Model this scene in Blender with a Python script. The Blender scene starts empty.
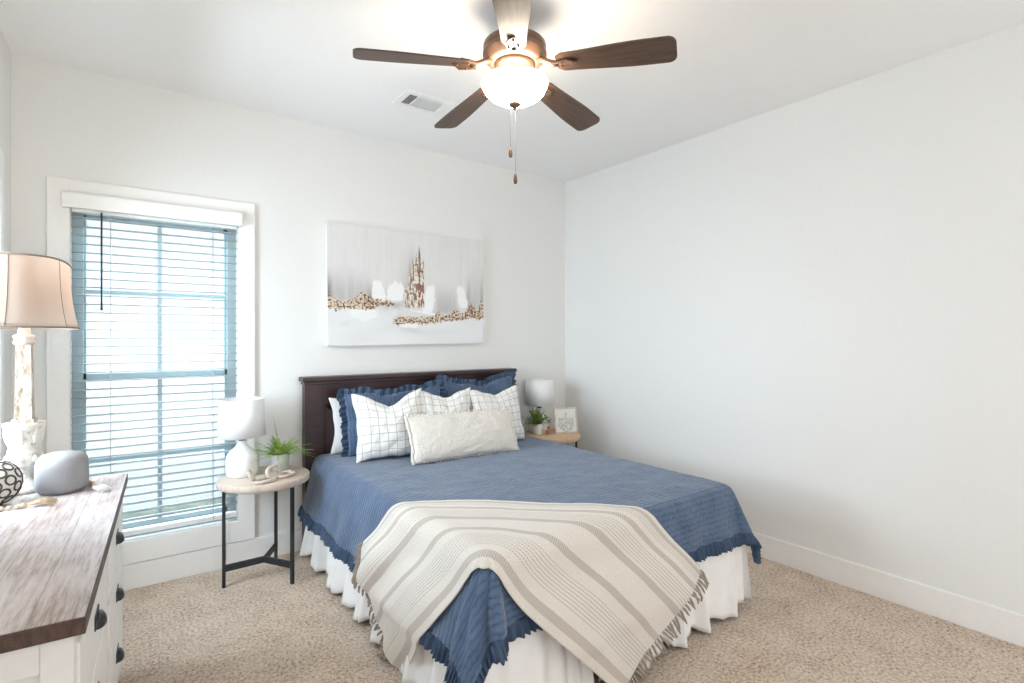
import bpy, math, random
from mathutils import Vector, Matrix, noise
S = bpy.context.scene
COL = S.collection
R = math.radians

# ------------------------------------------------------------ camera
cam_d = bpy.data.cameras.new('camera'); cam = bpy.data.objects.new('camera', cam_d); COL.objects.link(cam)
cam.location = (-3.186, -3.511, 1.358)
cam.rotation_euler = (R(90), 0, -0.6362)
cam_d.sensor_width = 36.0; cam_d.lens = 527.2/1024*36; cam_d.shift_y = -4.3/1024
cam_d.clip_start = 0.02
S.camera = cam
# ------------------------------------------------------------ world (overcast daylight sky) and exposure
W = bpy.data.worlds.new('sky'); S.world = W; W.use_nodes = True
wn = W.node_tree; wn.nodes.clear()
wo = wn.nodes.new('ShaderNodeOutputWorld'); wb = wn.nodes.new('ShaderNodeBackground')
tc = wn.nodes.new('ShaderNodeTexCoord'); sx = wn.nodes.new('ShaderNodeSeparateXYZ'); rp = wn.nodes.new('ShaderNodeValToRGB')
wn.links.new(tc.outputs['Generated'], sx.inputs[0])
mr = wn.nodes.new('ShaderNodeMapRange'); mr.inputs[1].default_value = -1; mr.inputs[2].default_value = 1
wn.links.new(sx.outputs['Y'], mr.inputs[0]); wn.links.new(mr.outputs[0], rp.inputs[0])
rp.color_ramp.elements[0].color = (0.335, 0.335, 0.33, 1); rp.color_ramp.elements[0].position = 0.25
rp.color_ramp.elements[1].color = (0.80, 0.86, 0.92, 1); rp.color_ramp.elements[1].position = 0.5
e_ = rp.color_ramp.elements.new(0.74); e_.color = (2.4, 2.8, 3.2, 1)
wn.links.new(rp.outputs[0], wb.inputs[0]); wb.inputs[1].default_value = 3.0
wn.links.new(wb.outputs[0], wo.inputs[0])
# daylight entering by the window in the left wall
wl_ = bpy.data.lights.new('left_window_daylight', 'AREA'); wl_.shape = 'RECTANGLE'; wl_.size = 2.2; wl_.size_y = 1.6; wl_.energy = 235; wl_.color = (0.76, 0.89, 1.0)
wlo = bpy.data.objects.new('left_window_daylight', wl_); COL.objects.link(wlo); wlo.location = (-4.45, -.885, 1.95); wlo.rotation_euler = (0, R(-77), 0)
# sky light falling steeply through the tall window in the back wall
wl2 = bpy.data.lights.new('back_window_daylight', 'AREA'); wl2.shape = 'RECTANGLE'; wl2.size = 2.4; wl2.size_y = 1.4; wl2.energy = 330; wl2.color = (0.72, 0.88, 1.0)
wlo2 = bpy.data.objects.new('back_window_daylight', wl2); COL.objects.link(wlo2); wlo2.location = (-3.0, 1.5, 3.4)
wlo2.rotation_euler = Vector((0.15, -1.9, -2.3)).to_track_quat('-Z', 'Y').to_euler()
S.view_settings.view_transform = 'Standard'; S.view_settings.look = 'None'
S.view_settings.gamma = 1; S.view_settings.use_curve_mapping = False
S.view_settings.exposure = 0.72
S.cycles.max_bounces = 10; S.cycles.diffuse_bounces = 6; S.cycles.transparent_max_bounces = 16
S.cycles.sample_clamp_indirect = 6

# ------------------------------------------------------------ materials
class NT:
    def __init__(s, name):
        s.m = bpy.data.materials.new(name); s.m.use_nodes = True; s.t = s.m.node_tree
        s.b = s.t.nodes['Principled BSDF']
    def n(s, typ, **k):
        o = s.t.nodes.new('ShaderNode'+typ)
        for a, v in k.items(): setattr(o, a, v)
        return o
    def l(s, a, b): s.t.links.new(a, b)
    def math(s, op, a, b=None, c=None):
        o = s.n('Math', operation=op)
        for i, v in enumerate((a, b, c)):
            if v is None: continue
            if isinstance(v, (int, float)): o.inputs[i].default_value = v
            else: s.l(v, o.inputs[i])
        return o.outputs[0]
    def coord(s, kind='Object', scale=(1, 1, 1), rot=(0, 0, 0)):
        t = s.n('TexCoord'); m = s.n('Mapping'); s.l(t.outputs[kind], m.inputs[0])
        m.inputs['Scale'].default_value = scale; m.inputs['Rotation'].default_value = rot
        return m.outputs[0]
    def noise(s, vec, scale, detail=3, rough=0.5):
        o = s.n('TexNoise'); o.inputs['Scale'].default_value = scale; o.inputs['Detail'].default_value = detail
        o.inputs['Roughness'].default_value = rough
        if vec is not None: s.l(vec, o.inputs['Vector'])
        return o.outputs['Fac']
    def ramp(s, fac, stops):
        o = s.n('ValToRGB'); e = o.color_ramp.elements
        while len(e) < len(stops): e.new(0.5)
        for i, (p, c) in enumerate(stops): e[i].position = p; e[i].color = (*c, 1)
        s.l(fac, o.inputs[0]); return o.outputs[0]
    def mix(s, fac, a, b):
        o = s.n('Mix', data_type='RGBA')
        if isinstance(fac, (int, float)): o.inputs[0].default_value = fac
        else: s.l(fac, o.inputs[0])
        for i, v in ((6, a), (7, b)):
            if isinstance(v, tuple): o.inputs[i].default_value = (*v, 1)
            else: s.l(v, o.inputs[i])
        return o.outputs[2]
    def bump(s, h, strength=0.3, dist=0.01):
        o = s.n('Bump'); o.inputs['Strength'].default_value = strength; o.inputs['Distance'].default_value = dist
        s.l(h, o.inputs['Height']); s.l(o.outputs[0], s.b.inputs['Normal'])
    def col(s, c):
        if isinstance(c, tuple): s.b.inputs['Base Color'].default_value = (*c, 1)
        else: s.l(c, s.b.inputs['Base Color'])
    def set(s, **k):
        for a, v in k.items(): s.b.inputs[a.replace('_', ' ')].default_value = v

def mottled(name, c1, c2, scale=30, rough=0.6, bump=0.1, dist=0.002, metallic=0.0, **k):
    q = NT(name); f = q.noise(q.coord(), scale, 4)
    q.col(q.ramp(f, [(0.3, c1), (0.7, c2)])); q.set(Roughness=rough, Metallic=metallic, **k)
    if bump: q.bump(f, bump, dist)
    return q.m
M = {}
M['wall'] = mottled('wall_paint', (0.765, 0.765, 0.75), (0.78, 0.78, 0.765), 60, 0.85, 0.05, 0.001)
M['ceiling'] = mottled('ceiling_paint', (0.86, 0.86, 0.855), (0.88, 0.88, 0.875), 90, 0.9, 0.08, 0.001)
M['trim'] = mottled('trim_paint', (0.83, 0.825, 0.81), (0.85, 0.845, 0.83), 40, 0.4, 0)
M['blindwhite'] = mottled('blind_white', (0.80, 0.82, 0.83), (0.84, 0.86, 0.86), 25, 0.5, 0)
M['backlitslat'] = mottled('blind_slat_backlit_grey', (0.33, 0.375, 0.385), (0.37, 0.415, 0.425), 25, 0.55, 0)  # white slats; their shade against the bright outdoors is put into this grey
M['backlitvinyl'] = mottled('backlit_window_vinyl', (0.36, 0.45, 0.47), (0.40, 0.49, 0.51), 25, 0.45, 0)  # white frame, with its blue-grey backlit shade painted into the base colour
M['cord'] = mottled('cord', (0.5, 0.52, 0.53), (0.6, 0.6, 0.6), 100, 0.8, 0)
M['chain'] = mottled('brushed_chain', (0.28, 0.26, 0.24), (0.36, 0.34, 0.31), 100, 0.5, 0, metallic=0.3)
M['wand'] = mottled('wand_plastic', (0.03, 0.035, 0.04), (0.05, 0.05, 0.055), 40, 0.3, 0)
M['blackmetal'] = mottled('black_metal', (0.025, 0.03, 0.035), (0.04, 0.045, 0.05), 60, 0.45, 0.05, metallic=0.4)
M['pull'] = mottled('dark_iron', (0.03, 0.03, 0.035), (0.06, 0.06, 0.065), 60, 0.35, 0.1, metallic=0.7)
M['whiteceramic'] = mottled('white_ceramic', (0.78, 0.78, 0.77), (0.83, 0.83, 0.82), 20, 0.25, 0.05)
M['whitepaint'] = mottled('dresser_paint', (0.76, 0.74, 0.71), (0.80, 0.785, 0.76), 20, 0.4, 0.03)
M['greypot'] = mottled('grey_concrete', (0.42, 0.43, 0.42), (0.55, 0.55, 0.53), 60, 0.8, 0.2)
M['soil'] = mottled('soil', (0.02, 0.014, 0.01), (0.06, 0.045, 0.03), 200, 0.95, 0.5)
M['amber'] = mottled('amber_wood', (0.35, 0.12, 0.04), (0.5, 0.2, 0.07), 60, 0.35, 0.1)
M['fern'] = mottled('fern_leaf', (0.16, 0.30, 0.04), (0.50, 0.66, 0.17), 40, 0.5, 0, Transmission_Weight=0.0)
M['leaf'] = mottled('bush_leaf', (0.10, 0.20, 0.03), (0.30, 0.42, 0.08), 60, 0.5, 0)
M['bronze'] = mottled('fan_bronze', (0.10, 0.055, 0.035), (0.15, 0.085, 0.05), 20, 0.4, 0.02, metallic=0.35)
M['beadwood'] = mottled('pale_bead_wood', (0.55, 0.44, 0.33), (0.68, 0.57, 0.45), 90, 0.6, 0.1)
M['jute'] = mottled('jute_thread', (0.50, 0.37, 0.24), (0.68, 0.54, 0.38), 200, 0.9, 0.3)
M['whitethread'] = mottled('white_thread', (0.68, 0.66, 0.64), (0.8, 0.78, 0.76), 200, 0.9, 0.3)
M['speaker'] = mottled('speaker_fabric', (0.27, 0.27, 0.28), (0.34, 0.34, 0.35), 500, 0.9, 0.3, 0.001)
M['speakerbase'] = mottled('speaker_base', (0.18, 0.19, 0.22), (0.22, 0.23, 0.26), 50, 0.5, 0)
M['linkwood'] = mottled('washed_link_wood', (0.50, 0.42, 0.35), (0.66, 0.58, 0.5), 50, 0.6, 0.2)
M['duct_shade'] = mottled('vent_shadow_metal', (0.16, 0.15, 0.16), (0.2, 0.19, 0.2), 50, 0.6, 0)
M['mattress'] = mottled('mattress_ticking', (0.7, 0.7, 0.7), (0.78, 0.78, 0.77), 50, 0.9, 0.1)
M['ground'] = mottled('yard_ground', (0.06, 0.075, 0.06), (0.14, 0.16, 0.12), 8, 0.95, 0.4)

def wood(name, c1, c2, c3, axis_scale, rough=0.4, bump=0.15, **k):
    q = NT(name); v = q.coord('Object', axis_scale)
    f = q.noise(v, 6, 6, 0.65); g = q.noise(v, 30, 3)
    q.col(q.ramp(q.math('ADD', q.math('MULTIPLY', f, 0.75), q.math('MULTIPLY', g, 0.25)), [(0.34, c1), (0.5, c2), (0.66, c3)]))
    q.set(Roughness=rough, **k); q.bump(f, bump, 0.003); return q.m
M['espresso'] = wood('espresso_wood', (0.028, 0.012, 0.014), (0.04, 0.018, 0.02), (0.055, 0.026, 0.028), (1, 1, 8), 0.38, 0.05)
M['blade'] = wood('walnut_blade', (0.055, 0.030, 0.020), (0.085, 0.048, 0.032), (0.12, 0.07, 0.045), (1.2, 12, 1), 0.45, 0.05)
M['tabletop'] = wood('washed_oak', (0.46, 0.38, 0.31), (0.55, 0.46, 0.39), (0.62, 0.54, 0.46), (1, 9, 1), 0.55, 0.05)
M['oak'] = wood('warm_oak', (0.50, 0.33, 0.2), (0.60, 0.41, 0.26), (0.66, 0.48, 0.32), (1, 9, 1), 0.5, 0.05)
M['plank_edge'] = wood('dark_plank', (0.035, 0.02, 0.014), (0.075, 0.04, 0.028), (0.12, 0.07, 0.05), (14, 1.2, 6), 0.5, 0.2)
# whitewashed planked dresser top
q = NT('whitewashed_planks'); v = q.coord('Object', (16, 1.1, 1)); f = q.noise(v, 5, 9, 0.75); f2 = q.noise(q.coord('Object', (2.2, 1.0, 1)), 2.6, 4, 0.6)
fx = q.math('ADD', q.math('MULTIPLY', f, 0.6), q.math('MULTIPLY', f2, 0.4))
c = q.ramp(fx, [(0.36, (0.14, 0.085, 0.065)), (0.44, (0.33, 0.255, 0.225)), (0.53, (0.52, 0.465, 0.46)), (0.66, (0.66, 0.63, 0.64))])
ps = q.n('SeparateXYZ'); q.l(q.coord('Object'), ps.inputs[0])
ln = q.math('LESS_THAN', q.math('FRACT', q.math('DIVIDE', ps.outputs['X'], 0.0925)), 0.02)
q.col(q.mix(q.math('MULTIPLY', ln, 0.6), c, (0.1, 0.07, 0.06))); q.set(Roughness=0.32); q.bump(f, 0.15, 0.003); M['planks'] = q.m
# carpet
q = NT('frieze_carpet'); v = q.coord('Object'); a = q.noise(v, 74, 5, 0.8); b = q.noise(v, 7, 3); d = q.noise(v, 260, 2, 0.7)
s_ = q.math('ADD', q.math('ADD', q.math('MULTIPLY', a, 0.62), q.math('MULTIPLY', d, 0.28)), q.math('MULTIPLY', b, 0.10))
q.col(q.ramp(s_, [(0.385, (0.16, 0.095, 0.06)), (0.45, (0.55, 0.40, 0.295)), (0.515, (0.82, 0.675, 0.545)), (0.60, (0.93, 0.85, 0.76))]))
q.set(Roughness=0.95); q.bump(s_, 0.9, 0.02); M['carpet'] = q.m
# glass
q = NT('window_glass'); tr = q.n('BsdfTransparent'); gl = q.n('BsdfGlossy'); gl.inputs['Roughness'].default_value = 0.02
mx = q.n('MixShader'); mx.inputs[0].default_value = 0.06; q.l(tr.outputs[0], mx.inputs[1]); q.l(gl.outputs[0], mx.inputs[2])
q.l(mx.outputs[0], q.t.nodes['Material Output'].inputs[0]); M['glass'] = q.m
# siding
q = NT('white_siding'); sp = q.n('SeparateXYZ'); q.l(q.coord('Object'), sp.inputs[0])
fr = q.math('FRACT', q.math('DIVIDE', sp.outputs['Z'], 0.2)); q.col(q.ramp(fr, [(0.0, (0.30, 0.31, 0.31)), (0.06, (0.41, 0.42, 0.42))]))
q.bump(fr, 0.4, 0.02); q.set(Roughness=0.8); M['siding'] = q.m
# emissive glass bowl
def emit(name, c, s, mixw=None):
    q = NT(name); f = q.noise(q.coord(), 6, 2)
    q.col((0.9, 0.87, 0.8)); q.b.inputs['Emission Color'].default_value = (*c, 1); q.b.inputs['Emission Strength'].default_value = s
    q.set(Roughness=0.3); return q.m
M['bowl'] = emit('lit_alabaster_glass', (1.0, 0.91, 0.78), 13.0)
M['bulb'] = emit('lit_bulb', (1.0, 0.8, 0.55), 8.0)
# fabrics
def fabric(name, c1, c2, wscale=400, rough=0.9, wr=12, bump=0.25, transl=0.0, sheen=0.0):
    q = NT(name); v = q.coord('UV'); a = q.noise(v, wr, 4); w = q.noise(v, wscale, 2)
    q.col(q.ramp(q.math('ADD', q.math('MULTIPLY', a, 0.6), q.math('MULTIPLY', w, 0.4)), [(0.35, c1), (0.65, c2)]))
    q.set(Roughness=rough, Sheen_Weight=sheen); q.bump(q.math('ADD', a, q.math('MULTIPLY', w, 0.15)), bump, 0.01)
    if transl:
        t = q.n('BsdfTranslucent'); t.inputs[0].default_value = (*c2, 1); m = q.n('MixShader'); m.inputs[0].default_value = transl
        q.l(q.b.outputs[0], m.inputs[1]); q.l(t.outputs[0], m.inputs[2]); q.l(m.outputs[0], q.t.nodes['Material Output'].inputs[0])
    return q.m
M['whitecotton'] = fabric('white_cotton', (0.76, 0.76, 0.76), (0.84, 0.84, 0.83))
M['skirt'] = fabric('white_skirt_cotton', (0.80, 0.79, 0.78), (0.86, 0.855, 0.845))
M['shade_white'] = fabric('white_shade_linen', (0.86, 0.865, 0.87), (0.89, 0.895, 0.9), 300, transl=0.12, bump=0.05)
M['shade_tan'] = fabric('oatmeal_shade_linen', (0.56, 0.48, 0.42), (0.66, 0.58, 0.52), 300, transl=0.45, bump=0.05)
M['piping'] = fabric('shade_piping', (0.26, 0.21, 0.18), (0.34, 0.28, 0.24))
M['navyruffle'] = fabric('blue_ruffle_cotton', (0.028, 0.052, 0.098), (0.055, 0.092, 0.16), 300)
M['fringe'] = fabric('taupe_fringe_yarn', (0.24, 0.20, 0.165), (0.46, 0.40, 0.34), 150)
def quilt_mat(name, period, axis):
    q = NT(name); v = q.coord('UV'); sp = q.n('SeparateXYZ'); q.l(v, sp.inputs[0])
    n1 = q.noise(v, 9, 3); n2 = q.noise(v, 380, 2); n3 = q.noise(v, 40, 3)
    y = q.math('ADD', sp.outputs[axis], q.math('MULTIPLY', q.math('SUBTRACT', n3, 0.5), period*1.1))
    w = q.math('ABSOLUTE', q.math('SINE', q.math('MULTIPLY', y, math.pi/period)))
    w = q.math('POWER', w, 0.5)
    f = q.math('ADD', q.math('MULTIPLY', n1, 0.45), q.math('ADD', q.math('MULTIPLY', n2, 0.3), q.math('MULTIPLY', w, 0.25)))
    q.col(q.ramp(f, [(0.35, (0.030, 0.056, 0.108)), (0.5, (0.053, 0.092, 0.168)), (0.7, (0.090, 0.142, 0.240))]))
    q.set(Roughness=0.85, Sheen_Weight=0.25); q.bump(q.math('ADD', w, q.math('MULTIPLY', n3, 1.4)), 0.5, 0.006); return q.m
M['quilt'] = quilt_mat('blue_quilting', 0.024, 'Y')
M['sham'] = quilt_mat('blue_sham_quilting', 0.022, 'X')
def check_mat():
    q = NT('windowpane_check_cotton'); v = q.coord('UV'); sp = q.n('SeparateXYZ'); q.l(v, sp.inputs[0]); n = q.noise(v, 15, 3); n2 = q.noise(v, 300, 2)
    def line(o):
        f = q.math('FRACT', q.math('DIVIDE', q.math('ADD', o, 5.026), 0.052)); return q.math('LESS_THAN', f, 0.055)
    m = q.math('MAXIMUM', line(sp.outputs['X']), line(sp.outputs['Y']))
    base = q.ramp(n, [(0.3, (0.76, 0.75, 0.73)), (0.7, (0.83, 0.82, 0.80))])
    q.col(q.mix(q.math('MULTIPLY', m, 0.78), base, (0.10, 0.11, 0.13))); q.set(Roughness=0.9); q.bump(q.math('ADD', n, q.math('MULTIPLY', n2, 0.1)), 0.3, 0.01); return q.m
M['check'] = check_mat()
q = NT('cream_chenille'); v = q.coord('UV'); n = q.n('TexVoronoi'); n.inputs['Scale'].default_value = 60; q.l(v, n.inputs[0]); w = q.noise(v, 150, 3)
q.col(q.ramp(w, [(0.3, (0.68, 0.645, 0.59)), (0.7, (0.80, 0.77, 0.72))])); q.set(Roughness=0.95, Sheen_Weight=0.3)
q.bump(q.math('ADD', n.outputs['Distance'], q.math('MULTIPLY', w, 0.6)), 0.7, 0.006); M['chenille'] = q.m
# throw: stripes across the width (UV y in metres, UV x along length)
q = NT('striped_woven_throw'); v = q.coord('UV'); sp = q.n('SeparateXYZ'); q.l(v, sp.inputs[0]); y = sp.outputs['Y']; x = sp.outputs['X']
def band(c, hw): return q.math('LESS_THAN', q.math('ABSOLUTE', q.math('SUBTRACT', y, c)), hw)
bands = None
for c_, hw in ((0.045, 0.015), (0.245, 0.0135), (0.372, 0.0155), (0.50, 0.012), (0.575, 0.008)):
    b_ = band(c_, hw); bands = b_ if bands is None else q.math('MAXIMUM', bands, b_)
fine = q.math('LESS_THAN', q.math('FRACT', q.math('DIVIDE', y, 0.0125)), 0.24)
zone = q.math('MAXIMUM', q.math('MAXIMUM', band(0.145, 0.045), band(0.435, 0.035)), band(0.548, 0.018))
fine = q.math('MULTIPLY', fine, zone)
dash = q.math('LESS_THAN', q.math('FRACT', q.math('DIVIDE', x, 0.010)), 0.72); dn = q.noise(v, 160, 2)
rib = q.math('MULTIPLY', q.math('LESS_THAN', q.math('FRACT', q.math('DIVIDE', x, 0.008)), 0.7), 0.55)
nb = q.noise(v, 200, 2); base = q.ramp(nb, [(0.3, (0.60, 0.555, 0.50)), (0.7, (0.73, 0.69, 0.635))])
c1 = q.mix(q.math('MULTIPLY', bands, q.math('ADD', rib, 0.22)), base, (0.36, 0.31, 0.27))
c2 = q.mix(q.math('MULTIPLY', q.math('MULTIPLY', fine, dash), 0.75), c1, (0.26, 0.225, 0.20))
q.col(c2); q.set(Roughness=0.95, Sheen_Weight=0.2)
q.bump(q.math('ADD', q.math('ADD', q.noise(v, 18, 3), q.math('MULTIPLY', nb, 0.3)), q.math('MULTIPLY', bands, -0.2)), 0.45, 0.008); M['throw'] = q.m
# distressed cream paint
q = NT('distressed_cream_paint'); v = q.coord(); n = q.noise(v, 28, 6, 0.75)
q.col(q.ramp(n, [(0.36, (0.28, 0.2, 0.13)), (0.42, (0.56, 0.50, 0.42)), (0.5, (0.74, 0.71, 0.65))])); q.set(Roughness=0.7); q.bump(n, 0.4, 0.004); M['distressed'] = q.m
q = NT('bare_distressed_wood'); v = q.coord('Object', (4, 4, 1)); n = q.noise(v, 14, 6, 0.75)
q.col(q.ramp(n, [(0.38, (0.2, 0.13, 0.08)), (0.47, (0.42, 0.34, 0.27)), (0.56, (0.66, 0.61, 0.54))])); q.set(Roughness=0.75); q.bump(n, 0.4, 0.004); M['distressed2'] = q.m
# ring patterned ball
M['rings'] = mottled('dark_ring_glaze', (.03, .025, .025), (.06, .05, .05), 40, 0.5, 0.1)
M['ballbase'] = mottled('cream_ball_ceramic', (.62, .59, .55), (.72, .69, .65), 30, 0.55, 0.1)
def vcol(name, rough=0.7, bump=0.0):
    q = NT(name); a = q.n('VertexColor', layer_name='Col'); q.l(a.outputs[0], q.b.inputs['Base Color']); q.set(Roughness=rough)
    if bump: q.bump(q.noise(q.coord('Object', (1, 1, 1)), 90, 4), bump, 0.003)
    return q.m
M['painting'] = vcol('canvas_paint', 0.75, 0.3); M['print'] = vcol('art_print', 0.6)

# ------------------------------------------------------------ mesh helpers
def link(name, me, mat, parent=None, smooth=False, loc=None):
    o = bpy.data.objects.new(name, me); COL.objects.link(o)
    if mat is not None:
        for m_ in (mat if isinstance(mat, (list, tuple)) else [mat]): me.materials.append(m_)
    if smooth is True: me.polygons.foreach_set('use_smooth', [True]*len(me.polygons))
    if parent is not None: o.parent = parent
    if loc: o.location = loc
    return o
class MB:
    def __init__(s): s.v = []; s.f = []; s.sm = []; s.mi = []; s.xf = Matrix.Identity(4); s.cur = 0
    def add(s, vs, fs, smooth=False):
        b = len(s.v); s.v += [tuple(s.xf @ Vector(p)) for p in vs]; s.f += [tuple(b+i for i in f) for f in fs]
        s.sm += [smooth]*len(fs); s.mi += [s.cur]*len(fs); return s
    def box(s, x0, y0, z0, x1, y1, z1, bev=0.0):
        if x0 > x1: x0, x1 = x1, x0
        if y0 > y1: y0, y1 = y1, y0
        if z0 > z1: z0, z1 = z1, z0
        b = min(bev, (x1-x0)*.45, (y1-y0)*.45, (z1-z0)*.45)
        if b <= 0:
            vs = [(x, y, z) for z in (z0, z1) for y in (y0, y1) for x in (x0, x1)]
            return s.add(vs, [(0, 2, 3, 1), (4, 5, 7, 6), (0, 1, 5, 4), (2, 6, 7, 3), (0, 4, 6, 2), (1, 3, 7, 5)])
        import bmesh
        bm = bmesh.new(); bmesh.ops.create_cube(bm, size=1)
        for w in bm.verts: w.co = Vector(((x0+x1)/2+w.co.x*(x1-x0), (y0+y1)/2+w.co.y*(y1-y0), (z0+z1)/2+w.co.z*(z1-z0)))
        bmesh.ops.bevel(bm, geom=bm.edges[:], offset=b, segments=2, affect='EDGES', profile=0.6)
        bm.verts.index_update(); vs = [tuple(w.co) for w in bm.verts]; fs = [tuple(w.index for w in f.verts) for f in bm.faces]; bm.free()
        return s.add(vs, fs)
    def lathe(s, prof, n=32, c=(0, 0, 0), cap=True, smooth=True):
        vs = []; fs = []
        for r, z in prof:
            for i in range(n): a = 2*math.pi*i/n; vs.append((c[0]+r*math.cos(a), c[1]+r*math.sin(a), c[2]+z))
        for k in range(len(prof)-1):
            for i in range(n): j = (i+1) % n; fs.append((k*n+i, k*n+j, (k+1)*n+j, (k+1)*n+i))
        if cap:
            if prof[0][0] > 1e-6: fs.append(tuple(range(n))[::-1])
            if prof[-1][0] > 1e-6: fs.append(tuple((len(prof)-1)*n+i for i in range(n)))
        return s.add(vs, fs, smooth)
    def tube(s, pts, r, n=8, closed=False, smooth=True, rs=None):
        pts = [Vector(p) for p in pts]; vs = []; fs = []; m = len(pts); up = Vector((0, 0, 1)); prev = None
        for k, p in enumerate(pts):
            a = pts[(k-1) % m] if (closed or k > 0) else p; b = pts[(k+1) % m] if (closed or k < m-1) else p
            t = (b-a).normalized()
            if prev is None:
                x = t.cross(up)
                if x.length < 1e-3: x = t.cross(Vector((1, 0, 0)))
            else: x = prev - t*prev.dot(t)
            x.normalize(); prev = x; y = t.cross(x); rr = rs[k] if rs else r
            for i in range(n): an = 2*math.pi*i/n; vs.append(tuple(p+x*rr*math.cos(an)+y*rr*math.sin(an)))
        for k in range(m if closed else m-1):
            k2 = (k+1) % m
            for i in range(n): j = (i+1) % n; fs.append((k*n+i, k*n+j, k2*n+j, k2*n+i))
        if not closed: fs += [tuple(range(n))[::-1], tuple((m-1)*n+i for i in range(n))]
        return s.add(vs, fs, smooth)
    def sphere(s, c, r, n=12, m=8, sq=(1, 1, 1)):
        vs = [(c[0], c[1], c[2]-r*sq[2])]; fs = []
        for k in range(1, m):
            ph = -math.pi/2+math.pi*k/m
            for i in range(n): a = 2*math.pi*i/n; vs.append((c[0]+r*sq[0]*math.cos(ph)*math.cos(a), c[1]+r*sq[1]*math.cos(ph)*math.sin(a), c[2]+r*sq[2]*math.sin(ph)))
        vs.append((c[0], c[1], c[2]+r*sq[2])); e = len(vs)-1
        for i in range(n):
            j = (i+1) % n; fs.append((0, 1+j, 1+i)); fs.append((e, 1+(m-2)*n+i, 1+(m-2)*n+j))
            for k in range(m-2): fs.append((1+k*n+i, 1+k*n+j, 1+(k+1)*n+j, 1+(k+1)*n+i))
        return s.add(vs, fs, True)
    def build(s, name, mat, parent=None, loc=None):
        me = bpy.data.meshes.new(name); me.from_pydata(s.v, [], s.f); me.polygons.foreach_set('use_smooth', s.sm)
        me.polygons.foreach_set('material_index', s.mi); me.update()
        return link(name, me, mat, parent, None, loc)
def grid(name, nu, nv, fn, mat, parent=None, uv=None, solid=0.0, col=None, skip=None, closed_u=False):
    vs = []; uvs = []; cols = []
    for j in range(nv+1):
        for i in range(nu+1):
            u, v_ = i/nu, j/nv; vs.append(tuple(fn(u, v_))); uvs.append(uv(u, v_) if uv else (u, v_))
            if col: cols.append(col(u, v_))
    fs = [(j*(nu+1)+i, j*(nu+1)+i+1, (j+1)*(nu+1)+i+1, (j+1)*(nu+1)+i) for j in range(nv) for i in range(nu) if not (skip and skip((i+.5)/nu, (j+.5)/nv))]
    me = bpy.data.meshes.new(name); me.from_pydata(vs, [], fs)
    L = me.uv_layers.new(name='UVMap'); flat = []
    for p in me.polygons:
        for vi in p.vertices: flat += list(uvs[vi])
    L.data.foreach_set('uv', flat)
    if col:
        A = me.color_attributes.new('Col', 'FLOAT_COLOR', 'POINT'); A.data.foreach_set('color', [c for q_ in cols for c in (*q_, 1.0)])
    o = link(name, me, mat, parent, True)
    if solid:
        md = o.modifiers.new('thickness', 'SOLIDIFY'); md.thickness = abs(solid); md.offset = -1 if solid > 0 else 1
    return o
def tag(o, label=None, cat=None, group=None, kind=None):
    if label: o['label'] = label
    if cat: o['category'] = cat
    if group: o['group'] = group
    if kind: o['kind'] = kind
    return o
def empty(name, loc=(0, 0, 0), rz=0.0):
    o = bpy.data.objects.new(name, None); COL.objects.link(o); o.location = loc; o.rotation_euler = (0, 0, rz); o.empty_display_size = 0.05; return o
def children(o): return [c for c in bpy.data.objects if c.parent == o]
def copy_tree(o, parent=None):
    c_ = o.copy(); COL.objects.link(c_)
    if parent is not None: c_.parent = parent
    for ch in children(o): copy_tree(ch, c_)
    return c_
def nz(x, y=0.0, z=0.0): return noise.noise(Vector((x, y, z)))
def sstep(a, b, x):
    t = max(0.0, min(1.0, (x-a)/(b-a))); return t*t*(3-2*t)

# ------------------------------------------------------------ room shell
XL, YB, ZC = -3.623, -4.6, 2.74
def struct(o, label=None): o['kind'] = 'structure'; return o
struct(MB().box(XL-.12, YB, -0.12, .12, .12, 0).build('floor', M['carpet']))
struct(MB().box(XL-.12, YB, ZC, .12, .12, ZC+.12).build('ceiling', M['ceiling']))
WX0, WX1, WZ0, WZ1 = -3.402, -2.631, 0.262, 2.065
w = MB().box(XL, 0, 0, WX0, .12, ZC).box(WX1, 0, 0, 0, .12, ZC).box(WX0, 0, 0, WX1, .12, WZ0).box(WX0, 0, WZ1, WX1, .12, ZC)
struct(w.build('wall_back', M['wall']))
LY0, LY1, LZ0, LZ1 = -1.35, -0.42, 0.85, 2.03
w = MB().box(XL-.12, YB, 0, XL, LY0, ZC).box(XL-.12, LY1, 0, XL, .12, ZC).box(XL-.12, LY0, 0, XL, LY1, LZ0).box(XL-.12, LY0, LZ1, XL, LY1, ZC)
struct(w.build('wall_left', M['wall']))
struct(MB().box(0, YB, 0, .12, .12, ZC).build('wall_right', M['wall']))
BH = 0.138
def base(name, x0, y0, x1, y1, nrm): return struct(MB().box(x0, y0, 0, x1, y1, BH, .003).build(name, M['trim']))
base('baseboard_back', XL+.016, -.016, -.016, 0, (0, -1))
base('baseboard_right', -.016, YB, 0, 0, (-1, 0))
base('baseboard_left', XL, YB, XL+.016, 0, (1, 0))

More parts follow.
